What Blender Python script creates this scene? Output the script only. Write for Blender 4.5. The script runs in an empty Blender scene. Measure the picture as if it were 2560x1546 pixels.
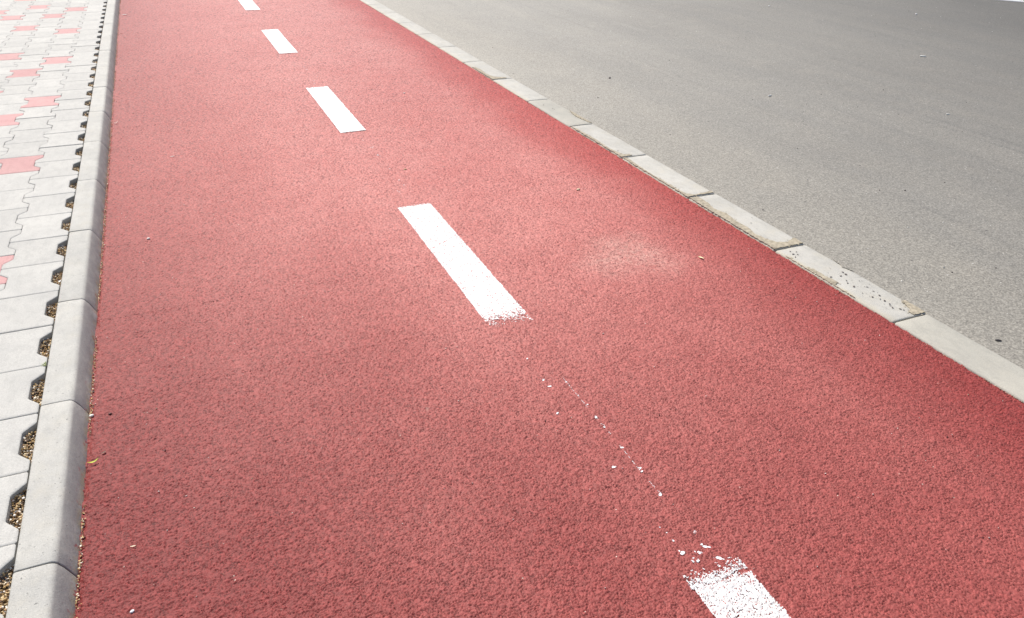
import bpy, bmesh, math, random
import numpy as np
from mathutils import Vector, Matrix, noise as mnoise

random.seed(7)
rng = np.random.default_rng(11)
SC = bpy.context.scene
COL = SC.collection

# ------------------------------------------------------------------ layout (metres)
# Y runs along the cycle path, X across it, Z = 0 is the top of the pavers and the left kerb
TRACK_Z = -0.046
ROAD_Z = -0.0435
KX0, KX1, KX2 = 0.0, 0.0681, 0.0867        # left kerb: paver side, top edge, foot on the path
RX0, RX1 = 2.131, 2.2605                   # right kerb
PITCH_Y, PITCH_X = 0.2006, 0.140           # paver grid

# ------------------------------------------------------------------ camera (27 mm phone lens)
F_PX, PITCH, ROLL, YAW, CAM_H, CAM_X = 1920.1, 0.52085, 0.01847, -0.41452, 1.04414, 0.40412
_c, _s = math.cos(YAW), math.sin(YAW)
_r0 = Vector((_c, _s, 0)); _f0 = Vector((-_s, _c, 0)); _z = Vector((0, 0, 1))
_F = _f0 * math.cos(PITCH) - _z * math.sin(PITCH)
_U = _f0 * math.sin(PITCH) + _z * math.cos(PITCH)
_R = _r0 * math.cos(ROLL) + _U * math.sin(ROLL)
_B = -_r0 * math.sin(ROLL) + _U * math.cos(ROLL)
cam_d = bpy.data.cameras.new('camera')
cam_d.sensor_width = 36.0
cam_d.lens = F_PX / 2560 * 36
cam_d.clip_end = 600
cam_d.clip_start = 0.05
cam = bpy.data.objects.new('camera', cam_d)
COL.objects.link(cam)
M = Matrix((( _R.x, _B.x, -_F.x, CAM_X), (_R.y, _B.y, -_F.y, 0.0), (_R.z, _B.z, -_F.z, CAM_H), (0, 0, 0, 1)))
cam.matrix_world = M
SC.camera = cam
CAM_P = Vector((CAM_X, 0, CAM_H))

def seen(x, y, z, margin=0):
    """photo pixel (2560 wide) of a point, used only to know how much of a repeat to build and what to call it"""
    d = Vector((x, y, z)) - CAM_P
    f = d.dot(_F)
    if f <= 0.05: return None
    u = 1280 + F_PX * d.dot(_R) / f; v = 773 - F_PX * d.dot(_B) / f
    return (u, v) if (-margin <= u <= 2560 + margin and -margin <= v <= 1546 + margin) else None

# ------------------------------------------------------------------ helpers
def tag(o, label=None, cat=None, group=None, kind=None):
    if label: o['label'] = label
    if cat: o['category'] = cat
    if group: o['group'] = group
    if kind: o['kind'] = kind
    return o

def mesh_obj(name, verts, faces, mat, parent=None, smooth=False, colors=None):
    me = bpy.data.meshes.new(name)
    me.from_pydata([tuple(v) for v in verts], [], faces)
    me.update()
    if smooth:
        me.polygons.foreach_set('use_smooth', [True] * len(me.polygons))
    if colors is not None:
        at = me.color_attributes.new('tint', 'FLOAT_COLOR', 'POINT')
        at.data.foreach_set('color', np.asarray(colors, dtype=np.float32).ravel())
    if mat: me.materials.append(mat)
    o = bpy.data.objects.new(name, me)
    COL.objects.link(o)
    if parent: o.parent = parent
    return o

# ------------------------------------------------------------------ node helpers
class NT:
    def __init__(self, name):
        self.m = bpy.data.materials.new(name)
        self.m.use_nodes = True
        self.t = self.m.node_tree
        self.t.nodes.clear()
        self.out = self.t.nodes.new('ShaderNodeOutputMaterial')
        self.geo = None
    def n(self, typ, **kw):
        nd = self.t.nodes.new(typ)
        for k, v in kw.items():
            setattr(nd, k, v)
        return nd
    def l(self, a, b): self.t.links.new(a, b)
    def set(self, sock, v):
        if hasattr(v, 'links') or isinstance(v, bpy.types.NodeSocket): self.l(v, sock)
        else: sock.default_value = v
    def pos(self):
        if self.geo is None: self.geo = self.n('ShaderNodeNewGeometry')
        return self.geo.outputs['Position']
    def scaled(self, vec, sc, off=(0, 0, 0), rot=0.0):
        mp = self.n('ShaderNodeMapping')
        self.l(vec, mp.inputs['Vector'])
        mp.inputs['Scale'].default_value = sc
        mp.inputs['Location'].default_value = off
        mp.inputs['Rotation'].default_value = (0, 0, rot)
        return mp.outputs[0]
    def noise(self, vec, scale, detail=4, rough=0.55, dist=0.0, out='Fac'):
        nd = self.n('ShaderNodeTexNoise')
        self.l(vec, nd.inputs['Vector'])
        nd.inputs['Scale'].default_value = scale
        nd.inputs['Detail'].default_value = detail
        nd.inputs['Roughness'].default_value = rough
        nd.inputs['Distortion'].default_value = dist
        return nd.outputs[out]
    def vor(self, vec, scale, feature='F1', out='Distance', rand=1.0, smooth=None):
        nd = self.n('ShaderNodeTexVoronoi', feature=feature)
        self.l(vec, nd.inputs['Vector'])
        nd.inputs['Scale'].default_value = scale
        nd.inputs['Randomness'].default_value = rand
        if smooth is not None: nd.inputs['Smoothness'].default_value = smooth
        return nd.outputs[out]
    def math(self, op, a, b=None, c=None, clamp=False):
        nd = self.n('ShaderNodeMath', operation=op)
        nd.use_clamp = clamp
        self.set(nd.inputs[0], a)
        if b is not None: self.set(nd.inputs[1], b)
        if c is not None: self.set(nd.inputs[2], c)
        return nd.outputs[0]
    def ramp(self, v, a, b, lo=0.0, hi=1.0, smooth=True):
        nd = self.n('ShaderNodeMapRange')
        nd.interpolation_type = 'SMOOTHSTEP' if smooth else 'LINEAR'
        nd.clamp = True
        self.set(nd.inputs['Value'], v)
        nd.inputs['From Min'].default_value = a
        nd.inputs['From Max'].default_value = b
        nd.inputs['To Min'].default_value = lo
        nd.inputs['To Max'].default_value = hi
        return nd.outputs['Result']
    def mix(self, f, a, b, mode='MIX'):
        nd = self.n('ShaderNodeMix', data_type='RGBA', blend_type=mode)
        self.set(nd.inputs[0], f)
        self.set(nd.inputs[6], a if not isinstance(a, tuple) else (*a, 1)[:4])
        self.set(nd.inputs[7], b if not isinstance(b, tuple) else (*b, 1)[:4])
        return nd.outputs[2]
    def warp(self, vec, scale, amt):
        """vector with a noise offset"""
        c = self.noise(vec, scale, 2, 0.5, out='Color')
        s = self.n('ShaderNodeVectorMath', operation='SUBTRACT'); self.l(c, s.inputs[0]); s.inputs[1].default_value = (.5, .5, .5)
        k = self.n('ShaderNodeVectorMath', operation='SCALE'); self.l(s.outputs[0], k.inputs[0]); k.inputs['Scale'].default_value = amt
        a = self.n('ShaderNodeVectorMath', operation='ADD'); self.l(vec, a.inputs[0]); self.l(k.outputs[0], a.inputs[1])
        return a.outputs[0]
    def bump(self, h, dist, strength=1.0, normal=None):
        b = self.n('ShaderNodeBump')
        self.l(h, b.inputs['Height'])
        b.inputs['Distance'].default_value = dist
        b.inputs['Strength'].default_value = strength
        if normal is not None: self.l(normal, b.inputs['Normal'])
        return b.outputs[0]
    def bsdf(self, color, rough, normal=None, spec=0.5, sheen=0.0, srough=0.5, tint=(1, 1, 1, 1)):
        p = self.n('ShaderNodeBsdfPrincipled')
        self.set(p.inputs['Base Color'], color if not isinstance(color, tuple) else (*color, 1)[:4])
        self.set(p.inputs['Roughness'], rough)
        self.set(p.inputs['Specular IOR Level'], spec)
        p.inputs['Sheen Weight'].default_value = sheen
        p.inputs['Sheen Roughness'].default_value = srough
        p.inputs['Sheen Tint'].default_value = tint
        if normal is not None: self.l(normal, p.inputs['Normal'])
        return p.outputs[0]
    def done(self, shader):
        self.l(shader, self.out.inputs['Surface'])
        return self.m

def xyz(nt, vec):
    s = nt.n('ShaderNodeSeparateXYZ'); nt.l(vec, s.inputs[0]); return s.outputs

# ---- the lumpy rolled surface of the cycle path: real relief, shared by the red coat and the white paint on it
def _h(i, j, seed):
    n = (i * 374761393 + j * 668265263 + seed * 974634777) & 0xFFFFFFFF
    n = ((n ^ (n >> 13)) * 1274126177) & 0xFFFFFFFF
    n = ((n ^ (n >> 16)) * 2246822519) & 0xFFFFFFFF
    return ((n ^ (n >> 15)) & 0xFFFFFF) / float(0x1000000)
def vnoise(x, y, sc, seed):
    x = x * sc; y = y * sc
    i = np.floor(x).astype(np.int64); j = np.floor(y).astype(np.int64)
    u = x - i; v = y - j; u = u * u * (3 - 2 * u); v = v * v * (3 - 2 * v)
    a, b, c, d = _h(i, j, seed), _h(i + 1, j, seed), _h(i, j + 1, seed), _h(i + 1, j + 1, seed)
    return (a * (1 - u) + b * u) * (1 - v) + (c * (1 - u) + d * u) * v
def fbm(x, y, sc, seed, oct=3):
    r, a, t = 0, 1, 0
    for k in range(oct):
        r = r + a * vnoise(x + k * 3.7, y - k * 1.9, sc * 2 ** k, seed + k); t += a; a *= .55
    return r / t
def worley(x, y, sc, seed):
    x = x * sc; y = y * sc
    i = np.floor(x).astype(np.int64); j = np.floor(y).astype(np.int64)
    f1 = np.full(x.shape, 9.0); f2 = np.full(x.shape, 9.0); rid = np.zeros(x.shape)
    for di in (-1, 0, 1):
        for dj in (-1, 0, 1):
            a, b = i + di, j + dj
            d = np.hypot(a + .1 + .8 * _h(a, b, seed) - x, b + .1 + .8 * _h(a, b, seed + 1) - y)
            q = _h(a, b, seed + 2); m = d < f1
            f2 = np.where(m, f1, np.minimum(f2, d)); rid = np.where(m, q, rid); f1 = np.where(m, d, f1)
    return f1, f2, rid
def ss(v, a, b):
    t = np.clip((v - a) / (b - a), 0, 1); return t * t * (3 - 2 * t)
def relief(x, y):
    """0..1 height of the coat"""
    wx = x + (fbm(x, y, 150, 5, 2) - .5) * .007; wy = y + (fbm(x, y, 150, 15, 2) - .5) * .007
    f1, f2, rd = worley(wx, wy, 190, 31)
    g1, g2, rg = worley(wx, wy, 290, 77)
    gate = ss(fbm(x, y, 170, 91, 2), .22, .55)
    pl = ss(f2 - f1, 0.0, .34); ps = ss(g2 - g1, 0, .4)
    h = (1 - (1 - pl) * (.25 + .75 * gate)) * (.35 + .45 * rd) + .10 * ps * rg + .08 * (fbm(x, y, 90, 3, 3) - .35)
    return h
REL_A = 0.0041
def coat_z(x, y, amp=REL_A):
    h = relief(x, y)
    return TRACK_Z + (h - .62) * amp + .0022 * (fbm(x, y, 3.5, 55, 3) - .5), h

def grid_object(name, bands, fn, mat):
    """regular grids (x0,x1,y0,y1,step) joined into one mesh, z and attribute 'hgt' from fn"""
    VS, HS, FS, off = [], [], [], 0
    for (x0, x1, y0, y1, st) in bands:
        nx = max(2, int((x1 - x0) / st) + 1); ny = max(2, int((y1 - y0) / st) + 1)
        gx, gy = np.meshgrid(np.linspace(x0, x1, nx), np.linspace(y0, y1, ny))
        jx = (_h(np.arange(nx)[None] + 0 * gy.astype(np.int64), np.arange(ny)[:, None] + 0 * gx.astype(np.int64), 8) - .5) * st * .5
        jx[:, 0] = 0; jx[:, -1] = 0
        gx = gx + jx
        z, h = fn(gx, gy)
        VS.append(np.stack([gx, gy, z], -1).reshape(-1, 3)); HS.append(np.broadcast_to(h, gx.shape).reshape(-1))
        idx = np.arange(nx * ny).reshape(ny, nx) + off
        FS.append(np.stack([idx[:-1, :-1], idx[:-1, 1:], idx[1:, 1:], idx[1:, :-1]], -1).reshape(-1, 4)); off += nx * ny
    V = np.concatenate(VS).astype(np.float32); H = np.concatenate(HS).astype(np.float32); Fq = np.concatenate(FS).astype(np.int32)
    me = bpy.data.meshes.new(name)
    me.vertices.add(len(V)); me.vertices.foreach_set('co', V.ravel())
    me.loops.add(len(Fq) * 4); me.loops.foreach_set('vertex_index', Fq.ravel())
    me.polygons.add(len(Fq)); me.polygons.foreach_set('loop_start', np.arange(0, len(Fq) * 4, 4, dtype=np.int32))
    me.polygons.foreach_set('loop_total', np.full(len(Fq), 4, dtype=np.int32))
    me.polygons.foreach_set('use_smooth', np.ones(len(Fq), dtype=bool))
    me.update(calc_edges=True)
    at = me.attributes.new('hgt', 'FLOAT', 'POINT'); at.data.foreach_set('value', H)
    me.materials.append(mat)
    o = bpy.data.objects.new(name, me); COL.objects.link(o)
    return o
def attr(nt, nm):
    a = nt.n('ShaderNodeAttribute'); a.attribute_name = nm; return a.outputs['Fac']

def mat_track():
    nt = NT('red_cycle_path_coat')
    hg = attr(nt, 'hgt')
    crevice_shade = nt.ramp(hg, 0.18, 0.38, 1.0, 0.0)
    X = xyz(nt, nt.pos())
    big = nt.noise(nt.scaled(nt.pos(), (1, .55, 1)), 1.6, 4, 0.6)
    mid = nt.noise(nt.pos(), 9, 4, 0.6)
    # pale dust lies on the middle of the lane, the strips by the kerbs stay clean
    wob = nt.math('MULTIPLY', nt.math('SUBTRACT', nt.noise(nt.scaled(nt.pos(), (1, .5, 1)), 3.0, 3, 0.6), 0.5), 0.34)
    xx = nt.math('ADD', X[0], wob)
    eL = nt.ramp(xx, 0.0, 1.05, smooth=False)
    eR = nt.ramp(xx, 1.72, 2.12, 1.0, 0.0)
    dust_vignette = nt.math('MULTIPLY', nt.math('MULTIPLY', eL, eR), nt.ramp(big, 0.25, 0.75, 0.74, 1.0))
    dust_vignette = nt.math('MULTIPLY', dust_vignette, nt.ramp(mid, 0.3, 0.7, 0.8, 1.0), clamp=True)
    nearer = nt.ramp(nt.math('ADD', X[1], nt.math('MULTIPLY', wob, 2.0)), 0.5, 2.7, 0.24, 1.0)  # pale mask fades towards the viewer: lens vignette painted into the colour
    dust_vignette = nt.math('MULTIPLY', dust_vignette, nearer)
    clean = nt.mix(nt.ramp(X[1], 0.7, 3.6), (0.262, 0.042, 0.038), (0.445, 0.078, 0.066))  # near red darkened, far red lifted: vignette and glare painted in
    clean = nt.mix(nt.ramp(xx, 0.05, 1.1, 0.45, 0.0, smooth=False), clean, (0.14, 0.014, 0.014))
    col = nt.mix(dust_vignette, clean, (0.580, 0.226, 0.196))
    # greyish worn smear
    d = nt.n('ShaderNodeVectorMath', operation='SUBTRACT'); nt.l(nt.warp(nt.pos(), 6, 0.25), d.inputs[0]); d.inputs[1].default_value = (1.66, 1.93, TRACK_Z)
    dr = nt.scaled(d.outputs[0], (3.4, 3.4, 0), rot=0.0)
    ln = nt.n('ShaderNodeVectorMath', operation='LENGTH'); nt.l(dr, ln.inputs[0])
    sm = nt.math('MULTIPLY', nt.ramp(ln.outputs['Value'], 0.0, 0.75, 0.68, 0.0), nt.ramp(nt.noise(nt.pos(), 60, 4, .7), .35, .65, .35, 1.0))
    col = nt.mix(sm, col, (0.62, 0.37, 0.31))
    # little grey scuffs where the coat has rubbed off
    sc = nt.ramp(nt.noise(nt.pos(), 17, 4, 0.65), 0.70, 0.80, 0.0, 0.55)
    col = nt.mix(sc, col, (0.25, 0.17, 0.14))
    # grain to grain tone
    cell = nt.vor(nt.pos(), 170, 'F1', out='Color')
    cs = nt.n('ShaderNodeSeparateColor'); nt.l(cell, cs.inputs[0])
    tone = nt.ramp(cs.outputs[0], 0, 1, 0.80, 1.20, smooth=False)
    hv = nt.n('ShaderNodeHueSaturation'); nt.l(col, hv.inputs['Color']); nt.l(tone, hv.inputs['Value'])
    col = hv.outputs[0]
    # pinpoint chips: pale stone and white paint dust
    ch = nt.vor(nt.pos(), 95, 'F1', out='Color'); c2 = nt.n('ShaderNodeSeparateColor'); nt.l(ch, c2.inputs[0])
    near = nt.ramp(nt.vor(nt.pos(), 95, 'F1'), 0.10, 0.16, 1.0, 0.0)
    pick = nt.math('GREATER_THAN', c2.outputs[1], 0.985)
    col = nt.mix(nt.math('MULTIPLY', near, pick), col, (0.62, 0.50, 0.42))
    col = nt.mix(nt.math('MULTIPLY', crevice_shade, 0.72), col, (0.085, 0.014, 0.013))  # occlusion shade painted dark into the low crevices
    far_e = nt.vor(nt.warp(nt.scaled(nt.pos(), (1, .6, 1)), 60, .02), 105, 'DISTANCE_TO_EDGE')
    far_m = nt.math('MULTIPLY', nt.ramp(far_e, 0.02, 0.16, 1.0, 0.0), nt.ramp(nt.noise(nt.pos(), 70, 3, .65), .46, .58))
    far_m = nt.math('MULTIPLY', far_m, nt.ramp(X[1], 2.0, 4.5, 0.0, 0.55))
    col = nt.mix(far_m, col, (0.12, 0.025, 0.022))  # more crevice shade painted on where the relief grid gets coarse
    nrm = nt.bump(nt.noise(nt.pos(), 420, 3, 0.6), 0.0011, 0.8)
    rgh = nt.ramp(dust_vignette, 0, 1, 0.56, 0.50)
    return nt.done(nt.bsdf(col, rgh, nrm, spec=0.20, sheen=0.17, srough=0.38, tint=(1, .84, .80, 1)))

def mat_paint(name, edge, near_extra, hole, L, W, near_soft=1.0):
    """white road paint over the lumps, fraying into bare coat along its rim"""
    nt = NT(name)
    hg = attr(nt, 'hgt')
    tc = nt.n('ShaderNodeTexCoord')
    o = xyz(nt, tc.outputs['Object'])
    ax = nt.math('SUBTRACT', W / 2, nt.math('ABSOLUTE', o[0]))
    far = nt.math('SUBTRACT', L / 2, o[1])
    ner = nt.math('ADD', L / 2, o[1])
    ner = nt.math('SUBTRACT', ner, nt.ramp(o[0], -W / 2, W / 2, near_extra, 0.0, smooth=False))
    if near_soft != 1.0: ner = nt.math('ADD', nt.math('MULTIPLY', nt.math('SUBTRACT', ner, .035), near_soft), .0435)
    d2 = nt.math('MINIMUM', far, ner)
    n2 = nt.math('MULTIPLY', nt.math('SUBTRACT', nt.noise(nt.pos(), 28, 3, 0.6), 0.5), 0.016)
    n1 = nt.math('MULTIPLY', nt.math('SUBTRACT', nt.noise(nt.pos(), 330, 2, 0.6), 0.5), 0.5)
    # paint sits on the stone tops first: the needed height falls from 1 at the rim to `hole` well inside
    need1 = nt.ramp(nt.math('ADD', ax, nt.math('MULTIPLY', n2, .35)), 0.0085, 0.0165, 1.0, 0.0)
    need2 = nt.ramp(nt.math('ADD', d2, n2), 0.035 - edge * .6, 0.037 + edge * 2.0, 1.0, 0.0, smooth=False)
    need = nt.math('MAXIMUM', need1, need2)
    thr = nt.math('ADD', hole, nt.math('MULTIPLY', need, 1.05 - hole))
    keep = nt.ramp(nt.math('SUBTRACT', nt.math('ADD', hg, n1), thr), -0.03, 0.03)
    col = nt.mix(nt.ramp(nt.noise(nt.pos(), 30, 3), 0.3, 0.7), (0.80, 0.78, 0.765), (0.86, 0.85, 0.84))
    nrm = nt.bump(nt.noise(nt.pos(), 420, 3, 0.6), 0.0008, 0.7)
    gry = nt.ramp(xyz(nt, nt.pos())[1], 0.5, 1.9, 0.50, 0.0)
    gry = nt.math('MULTIPLY', gry, nt.ramp(nt.noise(nt.pos(), 90, 4, .7), .3, .65, .35, 1.0))
    col = nt.mix(gry, col, (0.52, 0.48, 0.46))
    bs = nt.bsdf(col, 0.55, nrm, spec=0.3)
    tr = nt.n('ShaderNodeBsdfTransparent')
    mx = nt.n('ShaderNodeMixShader')
    nt.l(keep, mx.inputs[0]); nt.l(tr.outputs[0], mx.inputs[1]); nt.l(bs, mx.inputs[2])
    return nt.done(mx.outputs[0])

def mat_road():
    nt = NT('grey_asphalt')
    P = nt.pos(); X = xyz(nt, P)
    fine = nt.vor(P, 230, 'F1', out='Color'); c = nt.n('ShaderNodeSeparateColor'); nt.l(fine, c.inputs[0])
    mid = nt.noise(P, 120, 4, 0.7)
    big = nt.noise(nt.scaled(P, (1.0, .45, 1), rot=-0.25), 0.9, 5, 0.6)
    blot = nt.noise(P, 4.5, 4, 0.6)
    streak = nt.noise(nt.scaled(P, (3.2, .16, 1), rot=-0.36), 1.3, 4, 0.55)
    col = nt.mix(nt.ramp(big, 0.3, 0.7), (0.255, 0.238, 0.207), (0.312, 0.292, 0.254))
    col = nt.mix(nt.ramp(streak, 0.35, 0.68, 0.0, 0.30), col, (0.225, 0.218, 0.20))
    col = nt.mix(nt.ramp(blot, 0.5, 0.75, 0, 0.30), col, (0.35, 0.318, 0.268))
    # sandy film near the kerb
    st2 = nt.noise(nt.scaled(P, (9.0, .35, 1), rot=-0.30), 1.0, 5, 0.7)
    col = nt.mix(nt.ramp(st2, 0.56, 0.70, 0.0, 0.28), col, (0.17, 0.163, 0.148))
    col = nt.mix(nt.ramp(st2, 0.40, 0.28, 0.0, 0.25), col, (0.37, 0.35, 0.31))
    kb = nt.ramp(nt.math('ADD', X[0], nt.math('MULTIPLY', nt.noise(P, 3, 3), 0.7)), 2.5, 3.5, 0.42, 0.0)
    col = nt.mix(kb, col, (0.355, 0.325, 0.268))
    far = nt.ramp(nt.math('ADD', nt.math('SUBTRACT', X[0], nt.math('MULTIPLY', X[1], 0.55)), nt.math('MULTIPLY', big, 1.2)), 0.4, 5.4, 1.16, 0.50, smooth=False)  # lens vignette painted into the asphalt tone, darker away to the right
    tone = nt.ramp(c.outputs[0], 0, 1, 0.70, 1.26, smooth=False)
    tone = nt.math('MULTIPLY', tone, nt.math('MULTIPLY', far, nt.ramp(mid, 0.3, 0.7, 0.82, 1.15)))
    hv = nt.n('ShaderNodeHueSaturation'); nt.l(col, hv.inputs['Color']); nt.l(tone, hv.inputs['Value'])
    col = hv.outputs[0]
    # dark pits, pale chips
    pit = nt.ramp(nt.noise(P, 75, 4, 0.75), 0.66, 0.72, 0.0, 0.75)
    col = nt.mix(pit, col, (0.075, 0.07, 0.062))
    v = nt.vor(P, 70, 'F1', out='Color'); c2 = nt.n('ShaderNodeSeparateColor'); nt.l(v, c2.inputs[0])
    chip = nt.math('MULTIPLY', nt.ramp(nt.vor(P, 70, 'F1'), 0.12, 0.2, 1, 0), nt.math('GREATER_THAN', c2.outputs[1], 0.965))
    col = nt.mix(chip, col, (0.62, 0.60, 0.55))
    spot = nt.math('MULTIPLY', nt.ramp(nt.vor(P, 7, 'F1'), 0.02, 0.05, 1, 0), 0.9)
    col = nt.mix(spot, col, (0.06, 0.055, 0.05))
    h = nt.math('ADD', nt.math('MULTIPLY', nt.vor(P, 190, 'SMOOTH_F1', smooth=.3), -0.8), nt.math('MULTIPLY', mid, 1.0))
    h = nt.math('SUBTRACT', h, pit)
    nrm = nt.bump(h, 0.0012, 0.75)
    return nt.done(nt.bsdf(col, 0.62, nrm, spec=0.35))

def mat_concrete(name, base, dark, warm=None, pores=0.5, side_shade_dirt=False, rnd=0.10, cream_x=None, bump=0.0006):
    nt = NT(name)
    P = nt.pos(); X = xyz(nt, P)
    oi = nt.n('ShaderNodeObjectInfo')
    big = nt.noise(P, 7, 5, 0.6)
    fine = nt.noise(P, 330, 4, 0.75)
    col = nt.mix(nt.ramp(big, 0.3, 0.72), base, dark)
    col = nt.mix(nt.ramp(nt.noise(nt.scaled(P, (1, .5, 1)), 42, 5, .7), .42, .7, 0, .45), col, tuple(c * .82 for c in dark))
    if warm: col = nt.mix(nt.ramp(nt.noise(P, 16, 4, 0.65), 0.45, 0.75, 0, 0.6), col, warm)
    # pores
    pr = nt.ramp(nt.noise(P, 150, 4, 0.72), 0.635, 0.69, 0.0, pores)
    col = nt.mix(pr, col, (0.13, 0.125, 0.12))
    v = nt.vor(P, 34, 'F1')
    vc = nt.vor(P, 34, 'F1', out='Color'); c2 = nt.n('ShaderNodeSeparateColor'); nt.l(vc, c2.inputs[0])
    sp = nt.math('MULTIPLY', nt.ramp(v, 0.03, 0.07, pores, 0), nt.math('GREATER_THAN', c2.outputs[0], 0.6))
    col = nt.mix(sp, col, (0.10, 0.09, 0.085))
    if side_shade_dirt:
        arris_shade = nt.math('MULTIPLY', nt.ramp(X[2], -0.009, -0.0022, 1, 0), nt.ramp(X[2], -0.040, -0.014, 0.25, 1.0))
        arris_shade = nt.math('MULTIPLY', arris_shade, nt.ramp(nt.noise(nt.scaled(P, (1, .5, 1)), 30, 5, .7), .3, .6, .35, 1.0))
        col = nt.mix(nt.math('MULTIPLY', arris_shade, 0.44), col, (0.16, 0.16, 0.165))  # shade under the rounded arris, painted in as a grey band
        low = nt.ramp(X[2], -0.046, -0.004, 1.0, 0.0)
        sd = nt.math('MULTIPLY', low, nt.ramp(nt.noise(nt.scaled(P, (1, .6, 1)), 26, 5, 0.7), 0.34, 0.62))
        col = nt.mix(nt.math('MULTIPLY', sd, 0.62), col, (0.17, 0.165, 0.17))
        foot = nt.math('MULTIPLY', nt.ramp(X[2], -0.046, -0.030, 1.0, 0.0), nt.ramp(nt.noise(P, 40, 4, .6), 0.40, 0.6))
        col = nt.mix(nt.math('MULTIPLY', foot, 0.75), col, (0.38, 0.31, 0.20))
        red = nt.math('MULTIPLY', nt.ramp(X[2], -0.046, -0.022, 1.0, 0.0), nt.ramp(nt.noise(P, 55, 4, .7), 0.60, 0.66))
        col = nt.mix(nt.math('MULTIPLY', red, 0.8), col, (0.36, 0.07, 0.07))
    if cream_x:
        cx = nt.math('ADD', X[0], nt.math('MULTIPLY', nt.noise(P, 25, 4, .65), 0.05))
        cr = nt.ramp(cx, cream_x, cream_x + 0.03, 0.8, 0.0)
        col = nt.mix(cr, col, (0.47, 0.435, 0.35))
    val = nt.ramp(oi.outputs['Random'], 0, 1, 1 - rnd, 1 + rnd, smooth=False)
    val = nt.math('MULTIPLY', val, nt.ramp(fine, 0.25, 0.75, 0.86, 1.12))
    hv = nt.n('ShaderNodeHueSaturation'); nt.l(col, hv.inputs['Color']); nt.l(val, hv.inputs['Value'])
    h = nt.math('ADD', fine, nt.math('MULTIPLY', nt.noise(P, 60, 4, .6), 1.2))
    h = nt.math('SUBTRACT', h, nt.math('MULTIPLY', pr, 1.5))
    return nt.done(nt.bsdf(hv.outputs[0], 0.72, nt.bump(h, bump, 0.8), spec=0.3))

def mat_plain(name, col, rough=0.8, var=0.2, scale=60):
    nt = NT(name)
    n = nt.noise(nt.pos(), scale, 4, 0.65)
    hv = nt.n('ShaderNodeHueSaturation'); hv.inputs['Color'].default_value = (*col, 1)
    nt.l(nt.ramp(n, 0.25, 0.75, 1 - var, 1 + var), hv.inputs['Value'])
    return nt.done(nt.bsdf(hv.outputs[0], rough, nt.bump(n, 0.001, 0.6), spec=0.3))

def mat_tint(name, rough=0.7):
    nt = NT(name)
    a = nt.n('ShaderNodeAttribute'); a.attribute_name = 'tint'
    n = nt.noise(nt.pos(), 500, 2)
    hv = nt.n('ShaderNodeHueSaturation'); nt.l(a.outputs['Color'], hv.inputs['Color']); nt.l(nt.ramp(n, .3, .7, .8, 1.15), hv.inputs['Value'])
    return nt.done(nt.bsdf(hv.outputs[0], rough, spec=0.35))

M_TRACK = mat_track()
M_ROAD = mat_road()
M_PAVER = mat_concrete('grey_paver_concrete', (0.505, 0.490, 0.452), (0.445, 0.434, 0.404), pores=0.3, rnd=0.055)
M_PINK = mat_concrete('pink_paver_concrete', (0.540, 0.305, 0.290), (0.510, 0.270, 0.260), pores=0.2, rnd=0.05)
M_KERB = mat_concrete('left_kerb_concrete', (0.510, 0.495, 0.450), (0.425, 0.414, 0.382), warm=(0.47, 0.445, 0.385), pores=0.75, side_shade_dirt=True, rnd=0.035)
M_KERB_R = mat_concrete('right_kerb_concrete', (0.520, 0.500, 0.450), (0.440, 0.424, 0.380), warm=(0.50, 0.465, 0.39), pores=0.35, rnd=0.04, cream_x=2.155)
M_KERB_C = mat_concrete('cream_kerb_concrete', (0.455, 0.432, 0.370), (0.395, 0.378, 0.330), warm=(0.44, 0.412, 0.35), pores=0.3, rnd=0.03)
M_TAN = mat_plain('tan_mortar', (0.370, 0.322, 0.240), 0.85, 0.34, 75)
M_CREAM = mat_plain('cream_cement', (0.48, 0.43, 0.32), 0.85, 0.15, 60)
M_SAND = mat_plain('sand_bed', (0.13, 0.095, 0.055), 0.95, 0.5, 180)
M_DARK = mat_plain('dark_speck', (0.12, 0.10, 0.095), 0.8, 0.3, 90)
M_GROUND = mat_plain('far_ground_earth', (0.20, 0.19, 0.165), 0.95, 0.25, 2)
M_SOIL = mat_plain('dark_soil', (0.035, 0.032, 0.026), 0.95, 0.4, 40)
M_WHITE = mat_plain('white_paint', (0.84, 0.83, 0.82), 0.55, 0.06, 60)
M_TINT = mat_tint('mixed_small_stone')

# ------------------------------------------------------------------ ground sheets
def sheet(name, x0, x1, y0, y1, z, mat, ragged=None, ny=1):
    vs, fs = [], []
    for j in range(ny + 1):
        y = y0 + (y1 - y0) * j / ny
        a = x0 + (ragged[0] * (mnoise.noise(Vector((x0, y * 28, 0))) + .6 * mnoise.noise(Vector((x0, y * 90, 3)))) if ragged else 0)
        b = x1 + (ragged[1] * (mnoise.noise(Vector((x1, y * 28, 0))) + .6 * mnoise.noise(Vector((x1, y * 90, 3)))) if ragged else 0)
        vs += [(a, y, z), (b, y, z)]
    for j in range(ny):
        fs.append((2 * j, 2 * j + 1, 2 * j + 3, 2 * j + 2))
    return mesh_obj(name, vs, fs, mat)

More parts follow.
